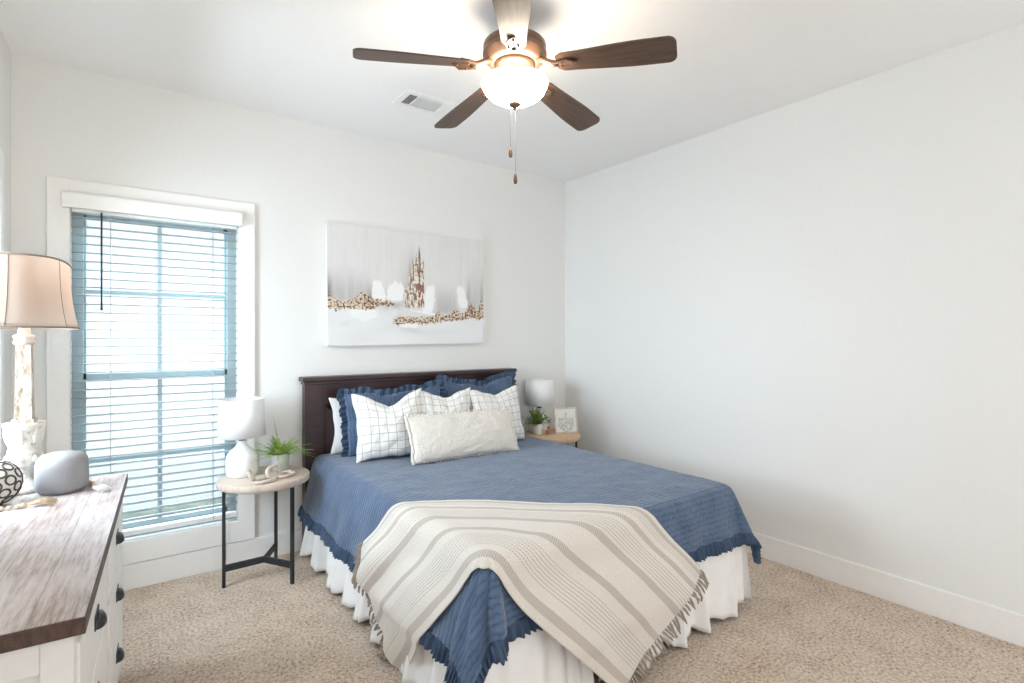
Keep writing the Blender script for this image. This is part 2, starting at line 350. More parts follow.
def window(name, width, z0, z1, loc, rz, mids, casing_bottom, two_sash=True):
    """local frame: opening x 0..width, room on -y, wall thickness .12"""
    o = empty(name, loc, rz); o['kind'] = 'structure'
    c_ = .089; cb = casing_bottom; ct = 2.164-z1
    MB().box(-c_, -.02, cb, 0, 0, z1+ct, .003).box(width, -.02, cb, width+c_, 0, z1+ct, .003).box(-c_+.001, -.0195, z1, width+c_-.001, 0, z1+ct-.0005, .003).box(-.001, -.0195, cb+.001, width+.001, 0, z0, .003).build('window_casing', M['trim'], o)
    f_ = .05
    MB().box(0, .045, z0, f_, .11, z1).box(width-f_, .045, z0, width, .11, z1).box(f_, .045, z1-f_, width-f_, .11, z1).box(f_, .045, z0, width-f_, .11, z0+f_).build('window_frame', M['backlitvinyl'], o)
    MB().box(0, 0, z0, .004, .045, z1).box(width-.004, 0, z0, width, .045, z1).box(.004, 0, z0, width-.004, .045, z0+.004).build('jamb', M['trim'], o)
    mid = mids[0]
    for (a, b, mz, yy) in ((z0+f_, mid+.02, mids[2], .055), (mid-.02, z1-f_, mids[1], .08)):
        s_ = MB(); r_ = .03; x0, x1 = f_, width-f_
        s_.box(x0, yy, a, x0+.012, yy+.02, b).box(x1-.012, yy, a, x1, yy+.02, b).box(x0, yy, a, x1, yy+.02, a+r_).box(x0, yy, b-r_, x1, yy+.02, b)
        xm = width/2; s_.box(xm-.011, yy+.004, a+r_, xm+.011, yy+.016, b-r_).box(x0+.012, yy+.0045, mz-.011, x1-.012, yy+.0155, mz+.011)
        so = s_.build('sash', M['backlitvinyl'], o)
        MB().box(x0+.012, yy+.008, a+r_, x1-.012, yy+.011, b-r_).build('pane', M['glass'], so)
    return o
window('window_1', WX1-WX0, WZ0, WZ1, (WX0, 0, 0), 0, (1.145, 1.60, .70), .140)
window('window_2', LY1-LY0, LZ0, LZ1, (XL, LY0, 0), R(90), (1.45, 1.75, 1.16), LZ0-.09)

# outside
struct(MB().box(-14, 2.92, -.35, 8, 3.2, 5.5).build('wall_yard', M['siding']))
struct(MB().box(-20, -6, -.45, XL-.12, 14, -.35).box(XL-.12, .12, -.45, 14, 14, -.35).build('ground', M['ground']))

# ------------------------------------------------------------ window blind
bl = tag(empty('window_blind', ((WX0+WX1)/2, -.02, WZ1)), 'white horizontal slat blind lowered over the tall window with a dark wand', 'blind')
def B(x, y=0, z=0): return (x-(WX0+WX1)/2, y+.02, z-WZ1)
def bbox(mb, x0, y0, z0, x1, y1, z1, bev=0): a = B(x0, y0, z0); b = B(x1, y1, z1); return mb.box(*a, *b, bev)
bbox(MB(), WX0-.032, -.062, 2.012, WX1+.018, -.022, 2.092, .01).build('valance', M['trim'], bl)
bbox(MB(), WX0+.008, -.018, 2.0, WX1-.008, .035, 2.028).build('headrail', M['blindwhite'], bl)
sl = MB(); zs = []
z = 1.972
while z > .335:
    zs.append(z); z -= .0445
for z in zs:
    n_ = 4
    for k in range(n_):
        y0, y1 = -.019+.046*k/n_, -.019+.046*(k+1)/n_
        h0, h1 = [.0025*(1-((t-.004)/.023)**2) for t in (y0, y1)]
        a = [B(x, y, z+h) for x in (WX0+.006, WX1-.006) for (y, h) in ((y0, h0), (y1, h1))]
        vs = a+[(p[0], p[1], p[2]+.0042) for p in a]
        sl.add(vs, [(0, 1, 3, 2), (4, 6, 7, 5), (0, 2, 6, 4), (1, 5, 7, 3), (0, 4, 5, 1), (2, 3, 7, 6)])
sl.build('slats', M['backlitslat'], bl)
bbox(MB(), WX0+.006, -.019, .292, WX1-.006, .028, .318, .004).build('bottom_rail', M['blindwhite'], bl)
for x in (-3.237, -2.762):
    m_ = MB()
    for y in (-.0205, .0285): m_.tube([B(x, y, 2.0), B(x, y, .3)], .0016, 5)
    m_.build('ladder_cord', M['cord'], bl)
wd = MB(); wd.tube([B(-3.274, -.036, 2.005), B(-3.274, -.036, 1.52)], .0042, 8).tube([B(-3.274, -.036, 1.52), B(-3.274, -.036, 1.497)], .0055, 8)
wd.build('tilt_wand', M['wand'], bl)

# ------------------------------------------------------------ ceiling fan
FX, FY = -1.843, -1.712
fan = tag(empty('ceiling_fan', (FX, FY, ZC)), 'dark wooden five blade ceiling fan with a lit glass bowl', 'ceiling fan')
MB().lathe([(.060, 0), (.062, -.015), (.060, -.085), (.052, -.11), (.03, -.13)], 40).build('canopy', M['bronze'], fan)
MB().lathe([(.03, -.125), (.10, -.128), (.126, -.134), (.134, -.143), (.134, -.165), (.130, -.172), (.136, -.176), (.136, -.19), (.12, -.198), (.115, -.212), (.09, -.222)], 56).build('motor_housing', M['bronze'], fan)
MB().lathe([(.09, -.222), (.062, -.23), (.050, -.262), (.052, -.288), (.0, -.292)], 48).build('light_fitter', M['bronze'], fan)
MB().lathe([(.137, -.296), (.1415, -.300), (.139, -.315), (.128, -.338), (.108, -.358), (.08, -.374), (.045, -.384), (.012, -.388), (.0, -.388)], 56, cap=False).build('light_bowl', M['bowl'], fan)
MB().lathe([(.0, -.387), (.024, -.388), (.026, -.393), (.018, -.400), (.008, -.404), (.006, -.412), (.0, -.418)], 24).build('finial', M['bronze'], fan)
def blade_mesh():
    vs = []; fs = []; n = 26; r0, r1 = .185, .66
    out = []
    for i in range(n+1):
        t = (i/n)/.7*.9 if i/n < .7 else .9+.1*math.sin(((i/n)-.7)/.3*math.pi/2); r = r0+(r1-r0)*t
        hw = .049+.019*sstep(0, .75, t)
        if t > .93: hw -= .036*(1-math.sqrt(max(0, 1-((t-.93)/.07)**2)))
        if t < .06: hw -= .016*((.06-t)/.06)**2
        out.append((r, hw))
    p = R(-12); m_ = 6
    for side in (0, 1):
        for r, hw in out:
            for k in range(m_+1):
                y = -hw+2*hw*k/m_; z = y*math.sin(p)-.03*(r-.185)/.475; zz = -.244+z+(.0035 if side else -.0035)
                vs.append((r, y*math.cos(p), zz))
    N = (n+1)*(m_+1)
    for i in range(n):
        for k in range(m_):
            a = i*(m_+1)+k; q_ = (a, a+m_+1, a+m_+2, a+1); fs.append(q_); fs.append(tuple(N+j for j in q_[::-1]))
    for i in range(n):
        for k in (0, m_): a = i*(m_+1)+k; b = a+m_+1; fs.append((a, b, N+b, N+a))
    for i in (0, n):
        for k in range(m_): a = i*(m_+1)+k; fs.append((a, a+1, N+a+1, N+a))
    return MB().add(vs, fs)
def arm_mesh():
    m_ = MB()
    m_.tube([(.10, 0, -.212), (.13, 0, -.226), (.16, 0, -.241), (.19, 0, -.252)], .012, 8)
    vs = [(.165, -.02, -.2565), (.165, .02, -.2505), (.235, .034, -.249), (.235, -.034, -.2615), (.27, 0, -.258)]
    vs = vs+[(x, y, z+.006) for x, y, z in vs]
    m_.add(vs, [(0, 1, 2, 4, 3), (5, 8, 9, 7, 6), (0, 5, 6, 1), (1, 6, 7, 2), (2, 7, 9, 4), (4, 9, 8, 3), (3, 8, 5, 0)])
    for dx, dy in ((.205, -.018), (.205, .018), (.25, 0)): m_.sphere((dx, dy, -.259+dy*.15), .005, 8, 5)
    return m_
bm0 = blade_mesh().build('blade', M['blade'], fan); am0 = arm_mesh().build('blade_arm', M['bronze'], bm0)
for k, ang in enumerate((160, 88, 16, -56, -128)):
    b_ = bm0 if k == 0 else copy_tree(bm0, fan)
    b_.rotation_euler = (0, 0, R(ang))
for k, (px_, py_, zt) in enumerate(((0.076, .133, -.517), (.088, .112, -.640))):
    c_ = MB().tube([(px_*.6, py_*.6, -.285), (px_*.98, py_*.98, -.293), (px_, py_, -.31), (px_, py_, zt)], .0009, 5).build('pull_chain', M['chain'], fan)
    MB().lathe([(.0, .0), (.0055, -.004), (.0075, -.018), (.009, -.034), (.007, -.046), (.0, -.05)], 14, (px_, py_, zt)).build('chain_knob', M['bronze'], c_)
def point(name, loc, power, color, r=.03):
    d = bpy.data.lights.new(name, 'POINT'); d.energy = power; d.color = color; d.shadow_soft_size = r
    o = bpy.data.objects.new(name, d); COL.objects.link(o); o.location = loc; return o
point('fan_light', (FX, FY, ZC-.335), 6, (1, .80, .58), .05)

# ceiling vent
vt = tag(empty('ceiling_vent', (-1.76, -.70, ZC)), 'small white rectangular air vent set in the ceiling', 'vent')
MB().box(-.15, -.10, -.006, .15, -.066, 0).box(-.15, .066, -.006, .15, .10, 0).box(-.15, -.066, -.006, -.115, .066, 0).box(.115, -.066, -.006, .15, .066, 0).box(-.062, -.066, -.006, -.054, .066, 0).build('vent_frame', M['trim'], vt)
MB().box(-.115, -.066, -.0015, -.062, .066, -.0005).build('vent_throat_shade', M['duct_shade'], vt)  # thin dark plate; the shade inside the duct is put into its colour
m_ = MB()
for k in range(5): x = -.108+k*.0100; m_.add([(x, -.066, -.002), (x, .066, -.002), (x-.0022, .066, -.0034), (x-.0022, -.066, -.0034)], [(0, 1, 2, 3)])
for k in range(14): x = -.05+k*.0118; m_.add([(x+.010, -.066, -.001), (x+.010, .066, -.001), (x-.0005, .066, -.0075), (x-.0005, -.066, -.0075)], [(0, 1, 2, 3)])
m_.build('louvres', M['trim'], vt)

# ------------------------------------------------------------ painting
def paint_col(x, y):
    n = nz
    def box(a, b, e, t): return sstep(a-e, a+e, t)*(1-sstep(b-e, b+e, t))
    st = n(x*26, y*1.5, 1)*.5+n(x*70, y*4, 4)*.4+n(x*150, y*9, 6)*.2
    g = .715+.06*st; c = [g*1.0, g*.995, g*.985]
    def mix(k, f):
        f = max(0.0, min(1.0, f))
        for i in range(3): c[i] = c[i]*(1-f)+k[i]*f
    # vertical smoke
    for (cx_, w_, b, t, s_, dk) in ((.0, .028, .40, .66, 1.1, .10), (.06, .05, .38, .70, .75, .40), (.13, .04, .38, .72, .6, .42), (.20, .045, .40, .66, .75, .42), (.245, .018, .36, .58, .9, .25), (.335, .018, .36, .52, .7, .35), (.47, .05, .45, .93, .6, .42), (.50, .02, .60, .95, .5, .3), (.70, .07, .30, .62, .6, .45), (.77, .04, .30, .58, .55, .42), (.665, .02, .28, .55, .6, .42), (.89, .014, .34, .70, .8, .3), (.94, .05, .32, .85, .6, .45), (.995, .02, .33, .80, .7, .35)):
        vert = sstep(b-.06, b+.01, y)*(1-sstep(b, t, y))
        f = math.exp(-((x-cx_+.012*st)/w_)**2)*s_*vert*(1.0+1.0*st)
        mix((dk, dk*.965, dk*.96), f)
    sh_l = .345+.025*n(x*8, 0, 7); sh_r = .215+.06*sstep(.5, 1.0, x)+.012*n(x*12, 0, 3)
    sh = sh_l if x < .40 else sh_r
    # snowy lower part
    low = 1-sstep(sh-.05, sh-.01, y+.02*n(x*15, y*10))
    gg = .775+.03*n(x*4, y*13, 9); mix((gg*.985, gg, gg*1.01), low)
    mix((.56, .56, .56), .6*math.exp(-((y-(.31-.55*abs(x-.30)))/.03)**2)*box(.08, .45, .04, x)*(.6+n(x*9, y*16, 2)))
    mix((.86, .875, .88), .8*box(.12, .28, .02, x)*box(.20+.5*abs(x-.20), .30, .01, y))
    mix((.42, .42, .43), .8*math.exp(-(((x-.41)/.085)**2+((y-.345-.35*(x-.41))/.03)**2))*(.8+.7*st))
    mix((.60, .60, .60), .7*math.exp(-(((x-.49)/.12)**2+((y-.13+.2*(x-.49))/.025)**2))*(.8+.9*n(x*14, y*20)))
    # pale sails
    for (cx_, w_, b, t, ln) in ((.285, .036, .37, .56, .02), (.392, .043, .385, .555, -.02), (.610, .034, .29, .54, -.03), (.555, .035, .265, .315, .2), (.838, .030, .34, .55, .03)):
        if b-.03 < y < t+.03:
            k = (y-b)/(t-b); c0 = cx_+ln*(.5-k)
            ww = w_*(.80+.45*math.sin(math.pi*min(1, max(0, k*.8+.15)))-.25*k)*(1+.18*n(y*30, cx_*9))
            f = (1-sstep(ww-.006, ww+.004, abs(x-c0)))*sstep(b-.012, b+.006, y)*(1-sstep(t-.03, t+.004, y+.03*n(x*50, 1)))
            mix((.865, .87, .865), f*.92)
    def leaf(f, warm=.0):
        if f <= 0: return
        a = n(x*85+3, y*58, 5)+.6*n(x*170, y*120, 8)
        k = (.74, .64, .47) if a > .32 else (.60, .47, .29) if a > .14 else (.80, .75, .66) if a > .0 else (.42, .25, .14) if a > -.16 else (.20, .09, .06) if a > -.34 else (.07, .045, .04)
        if warm and a < .12: k = (.27, .11, .07) if a > -.2 else (.12, .06, .05)
        mix(k, f)
    rg = .022*n(x*55, y*20, 2)+.016*n(x*120, y*60, 4)
    # left bank
    up = .030+.075*math.exp(-((x-.195)/.045)**2)+.03*math.exp(-((x-.02)/.03)**2)-.012*sstep(.28, .38, x)
    dn = .042-.03*sstep(.2, .4, x)
    f = sstep(-dn-.006, -dn+.006, y-sh_l+rg)*(1-sstep(up-.012, up+.008, y-sh_l+rg))*(1-sstep(.37, .40, x))
    leaf(f*.95, .5 if x > .21 else 0)
    # right bank
    up = .028+.045*math.exp(-((x-.675)/.02)**2)+.045*math.exp(-((x-.79)/.025)**2)+.08*math.exp(-((x-.905)/.028)**2)+.11*math.exp(-((x-.985)/.03)**2)
    f = sstep(-.040, -.028, y-sh_r+rg)*(1-sstep(up-.012, up+.008, y-sh_r+rg))*sstep(.365, .39, x)
    leaf(f*.96, .5 if .86 < x < .94 or (y-sh_r < -.005 and n(x*20, 2) > -.1) else 0)
    mix((.87, .88, .88), .85*box(.42, .53, .012, x)*box(.155-.1*(x-.42), .18+.1*(x-.42), .006, y+.02*n(x*60, 1)))
    # tall spire
    tops = ((.445, .475, .57, .8), (.475, .497, .70, .85), (.497, .520, .79, .9), (.520, .536, .83, .9), (.536, .552, .87, 1.0), (.552, .575, .79, .95))
    for (a, b, t, s_) in tops:
        if a <= x < b and y > .31:
            tt = t+.05*n(x*90, 0, 1)
            f = s_*(1-sstep(tt-.10, tt, y))*sstep(.31, .35, y+.03*n(x*60, 3))
            vs = n(x*110, y*13, 3)+.6*n(x*60, y*50, 8)
            k = (.80, .76, .70) if vs > .22 else (.66, .55, .42) if vs > .02 else (.48, .36, .26) if vs > -.16 else (.17, .10, .08)
            if x > .53 and y < .56 and vs < .1: k = (.27, .12, .08)
            mix(k, f)
    mix((.10, .08, .08), .9*math.exp(-((x-.544)/.005)**2)*box(.52, .86, .04, y))
    return tuple(max(0, min(1, k)) for k in c)
AX0, AX1, AZ0, AZ1 = -2.114, -.902, 1.306, 2.117
AW, AH = AX1-AX0, AZ1-AZ0
art = tag(empty('canvas_painting', ((AX0+AX1)/2, -.002, (AZ0+AZ1)/2)), 'wide unframed abstract canvas of white sails and gold flecks above the bed', 'painting')
art.rotation_euler = (0, R(-.45), 0)
grid('painted_face', 420, 280, lambda u, v: (-AW/2+AW*u, -.036, -AH/2+AH*v), M['painting'], art, col=paint_col)
MB().box(-AW/2, -.0355, -AH/2, AW/2, 0, AH/2).build('canvas_sides', M['whitecotton'], art)

# ------------------------------------------------------------ bed
BX0, BX1, BY0, BY1, BZ = -2.225, -.69, -2.055, -.105, .612
bed = tag(empty('bed', ((BX0+BX1)/2, (BY0+BY1)/2, 0)), 'queen bed with a dark espresso panelled wooden headboard', 'bed')
bcx, bcy = (BX0+BX1)/2, (BY0+BY1)/2
HX = 0.83
hb = MB(); y0, y1 = BY1-bcy+.02, BY1-bcy+.085
def hbox(x0, z0, x1, z1, ya, yb, bev=.003): hb.box(x0, ya, z0, x1, yb, z1, bev)
hbox(-HX+.02, .03, -HX+.14, 1.06, y0, y1); hbox(HX-.14, .03, HX-.02, 1.06, y0, y1)
hbox(-HX+.14, .93, HX-.14, 1.06, y0+.002, y1); hbox(-HX+.14, .30, HX-.14, .45, y0+.002, y1); hbox(-.05, .45, .05, .93, y0+.002, y1)
hbo = hb.build('headboard', M['espresso'], bed)
pn = MB()
for s_ in (-1, 1):
    xa, xb = sorted((s_*.05, s_*(HX-.14)))
    pn.box(xa, y0+.03, .45, xb, y1-.005, .93)
    # raised field with slopes
    e = .055; A_ = [(xa+.02, y0+.03, .47), (xb-.02, y0+.03, .47), (xb-.02, y0+.03, .91), (xa+.02, y0+.03, .91)]
    B_ = [(xa+.02+e, y0+.010, .47+e), (xb-.02-e, y0+.010, .47+e), (xb-.02-e, y0+.010, .91-e), (xa+.02+e, y0+.010, .91-e)]
    pn.add(A_+B_, [(0, 1, 5, 4), (1, 2, 6, 5), (2, 3, 7, 6), (3, 0, 4, 7), (4, 5, 6, 7)])
pn.build('raised_panels', M['espresso'], hbo)
cp = MB(); cp.box(-HX-.0, y0-.03, 1.078, HX, y1+.012, 1.106, .006)
cp.box(-HX+.012, y0-.014, 1.058, HX-.012, y1+.006, 1.078, .004); cp.build('cap_moulding', M['espresso'], hbo)
for s_ in (-1, 1):
    MB().box(s_*.74, -.93, .20, s_*.715, y0, .33, .003).build('side_rail', M['espresso'], bed)
MB().box(-.715, -.95, .20, .715, -.925, .33, .003).build('foot_rail', M['espresso'], bed)
for x, y in ((-.72, -.92), (.72, -.92), (-.30, -.93)): MB().box(x-.035, y-.035, 0, x+.035, y+.035, .20, .004).build('leg', M['espresso'], bed)
MB().box(BX0-bcx+.02, -.95, .335, BX1-bcx-.02, y0-.005, .42, .02).build('box_spring', M['mattress'], bed)
MB().box(BX0-bcx+.012, -.955, .422, BX1-bcx-.012, y0-.005, BZ-.006, .035).build('mattress', M['mattress'], bed)

ER = .06
def cloth(X, Y, off=0.0, tl=17, tf=11, tr=14, rip=1.0, seedp=0.0, hang=None):
    """lay an unfolded cloth point (X,Y) over the mattress; off = distance above the quilt surface"""
    ex0, ex1, ey0 = BX0+ER, BX1-ER, BY0+ER
    dxl = max(0, ex0-X); dxr = max(0, X-ex1); dy = max(0, ey0-Y)
    dx = dxl if dxl > 0 else dxr; sgn = -1 if dxl > 0 else 1
    bx = min(max(X, ex0), ex1); by = max(Y, ey0)
    puff = .004*nz(X*5, Y*5, 3)+.0025*nz(X*14, Y*14, 5)
    if dx == 0 and dy == 0: return Vector((X, Y, BZ+off+puff*rip))
    r = math.hypot(dx, dy); th = math.atan2(dy, dx)    # 0 = side, 90 = foot
    ts = tl if sgn < 0 else tr
    tilt = ts+(tf-ts)*(th/(math.pi/2))
    s2 = math.sin(2*th)
    if s2 > 0:
        if sgn < 0: tilt += 16*s2+9*math.sin(th*6.0+.5)*s2
        else: tilt += 12*s2+8*math.sin(th*6)*s2
    # gentle side waves
    per = (Y if dy == 0 else X)+th*.3
    wv = (math.sin(per*13+seedp)+.6*math.sin(per*29+1.7))*rip
    Rr = ER+off; arc = ER*math.pi/2
    if r < arc:
        a = r/ER*(1-.0); a = min(a, math.pi/2-R(tilt)) if a > math.pi/2-R(tilt) else a
        out = Rr*math.sin(a); drop = Rr*(1-math.cos(a)); ex = max(0, r-ER*a)
    else:
        a = math.pi/2-R(tilt); out = Rr*math.sin(a); drop = Rr*(1-math.cos(a)); ex = r-ER*a
    if hang is None or ex < hang: out += ex*math.sin(R(tilt)); drop += ex*math.cos(R(tilt))
    else:
        back = tilt-sstep(0, .10, ex-hang)*((tilt+8) if sgn < 0 and th < .8 else tilt)
        out += hang*math.sin(R(tilt))+(ex-hang)*math.sin(R(back)); drop += hang*math.cos(R(tilt))+(ex-hang)*math.cos(R(back))
    out += wv*.007*min(1, ex/.15)
    if s2 > 0 and sgn < 0: out += .03*min(1, r/.3)*s2*math.sin(th*10+1)
    ph = th if sgn < 0 else math.pi-th
    d_ = Vector((-math.cos(ph) if True else 0, -math.sin(ph), 0))
    z_ = BZ+off-drop+puff*rip*max(0, 1-r/.1)
    return Vector((bx, by, 0))+d_*out+Vector((0, 0, max(z_, .012)))
QD = .285
qx0, qx1, qy0, qy1 = BX0-QD, BX1+QD-.01, BY0-.195, BY1-.005
qd = grid('quilt', 200, 190, lambda u, v: cloth(qx0+(qx1-qx0)*u, qy0+(qy1-qy0)*v), M['quilt'], None,
          uv=lambda u, v: (qx0+(qx1-qx0)*u, qy0+(qy1-qy0)*v), solid=-.006)
tag(qd, 'denim blue quilted bedspread with ruffled hem covering the bed', 'quilt')
# ruffled hem
path = []
N_ = 900
Lside = qy1-qy0; Lf = qx1-qx0; tot = 2*Lside+Lf
def ruff(s_, w_):
    """s along the hem, w distance outward from it"""
    if s_ < Lside: X, Y, nx, ny = qx0, qy1-s_, -1, 0
    elif s_ < Lside+Lf: X, Y, nx, ny = qx0+(s_-Lside), qy0, 0, -1
    else: X, Y, nx, ny = qx1, qy0+(s_-Lside-Lf), 1, 0
    ca = min(abs(s_-Lside), abs(s_-Lside-Lf))
    if ca < .05:
        k = 1-ca/.05; k *= .5
        if abs(s_-Lside) < .05: n2 = (0, -1) if s_ < Lside else (-1, 0)
        else: n2 = (1, 0) if s_ < Lside+Lf else (0, -1)
        nx, ny = nx*(1-k)+n2[0]*k, ny*(1-k)+n2[1]*k
    p = cloth(X+nx*w_, Y+ny*w_); p0 = cloth(X-nx*.02, Y-ny*.02)
    h = Vector((p.x-min(max(p.x, BX0+.1), BX1-.1), p.y-max(p.y, BY0+.1), 0))
    if h.length > 0: h.normalize()
    amp = .0075*min(1, w_/.02+.25)
    if (nx < 0 and Y < -1.12 and Y > -1.80) or (ny < 0 and -1.92 < X < -1.12): amp *= .3; p = p-h*.012*min(1, max(0, w_/.03))
    return p+h*(amp*math.sin(s_*230+2.2*math.sin(s_*31))+.006+.005*math.sin(s_*67))+Vector((0, 0, .002*math.sin(s_*230+1)))
grid('ruffle', N_*2, 5, lambda u, v: ruff(u*tot, -.006+.058*v), M['navyruffle'], qd, uv=lambda u, v: (u*tot, v*.05), solid=.0015)

# bed skirt
sk = tag(empty('bed_skirt', (bcx, bcy, 0)), 'white gathered bed skirt hanging to the carpet under the quilt', 'bed skirt')
def skirt_panel(p0, p1, nrm, name='skirt_panel', sd=0.0, flare=.05):
    p0 = Vector(p0); p1 = Vector(p1); L = (p1-p0).length; t = (p1-p0)/L; n_ = Vector(nrm)
    def fn(u, v):
        s_ = u*L; z_ = .40-.388*v
        g = math.sin(s_*27+sd+1.5*math.sin(s_*7+sd)); g2 = math.sin(s_*71+2*sd+2*math.sin(s_*13))
        o_ = flare*v+(.024*g+.007*g2)*(v**.8)+.004*g2
        lift = (.018*max(0, -g)+.010*(nz(s_*5, sd)+.5))*v
        p = p0+t*s_*(1+0.0*v)+n_*o_+t*(.012*math.sin(s_*27+sd+2)*v)
        return (p.x-bcx, p.y-bcy, z_+lift)
    return grid(name, int(L*150), 16, fn, M['skirt'], sk, uv=lambda u, v: (u*L, v*.4), solid=.0012)
skirt_panel((BX0+.005, BY1-.02, 0), (BX0+.005, BY0-.03, 0), (-1, 0, 0), sd=.4, flare=.06)
skirt_panel((BX0-.05, BY0-.0, 0), (-1.765, BY0-.0, 0), (0, -1, 0), sd=1.1, flare=.04)
skirt_panel((-1.70, BY0-.0, 0), (BX1+.03, BY0-.0, 0), (0, -1, 0), sd=2.0, flare=.035)
skirt_panel((BX1-.005, BY0-.03, 0), (BX1-.005, BY1-.02, 0), (1, 0, 0), sd=3.0, flare=.06)

# striped throw
TW = .60
r2 = math.sqrt(.5)
def throw_pt(e, n, extra=0.0):
    # unfolded coordinates relative to the mattress corner
    X = BX0+(e+n)*r2; Y = BY0+(n-e)*r2
    off = .012+extra
    # soft folds on the left hanging part, fading out on top of the bed
    lw = sstep(-.25, -.75, e); rw = sstep(.35, .95, e)
    fold = lw*(.020*math.sin(n*19+.8)+.010*math.sin(n*41))+rw*(.010*math.sin(n*15+2))+.004*nz(e*6, n*6, 2)
    bow = .035*math.exp(-((e-.15)/.35)**2)
    rr = max(BX0-X, BY0-Y, 0)
    off += .006*math.sin(n*23+e*3)*sstep(.0, .2, rr)+.004*nz(e*3, n*9, 5)
    off += (.020 if BX0-X > BY0-Y else .024)*sstep(.08, .22, rr)
    p = cloth(X, Y, off+max(-.008, fold)*.9+.004, tl=15, tf=13, tr=14, rip=.6, hang=.28)
    return p
def th_map(u, v):
    n = -.035+TW*v
    # gather towards the left end; slight bow of long edges
    e0 = -.84+.06*v; e1 = .80+.155*v
    e = e0+(e1-e0)*u
    g = sstep(-.15, -.83, e); m = math.exp(-((e+.02)/.16)**2); h = math.exp(-((e-.42)/.30)**2)
    n0 = -.035-.035*g+.055*m; n1 = .585-.07*g+.04*h+.01*m
    n = n0+(n1-n0)*v
    return e, n
th = grid('throw_blanket', 260, 100, lambda u, v: throw_pt(*th_map(u, v)), M['throw'], None, uv=lambda u, v: (u*1.8, v*TW), solid=-.003)
tag(th, 'cream and taupe striped woven throw laid diagonally over the foot of the bed', 'throw blanket')
random.seed(5)
for u_, sg in ((0.0, -1), (1.0, 1)):
    fr = MB(); n_f = 38
    for k in range(n_f):
        v_ = (k+.5)/n_f
        e, n = th_map(u_, v_)
        pts = []; L = .055+random.random()*.03; dn = random.uniform(-.022, .022)
        for j in range(5):
            t = j/4
            p = throw_pt(e+sg*L*t, n+dn*t, .004)
            p += Vector((random.uniform(-.004, .004)*t, random.uniform(-.004, .004)*t, -.008*t*t)); p.z = max(p.z, .008)
            pts.append(p)
        fr.tube(pts, .003, 6, rs=[.003, .0062, .0045, .0050, .0028])
    fr.build('fringe', M['fringe'], th)['label'] = 'knotted taupe fringe'

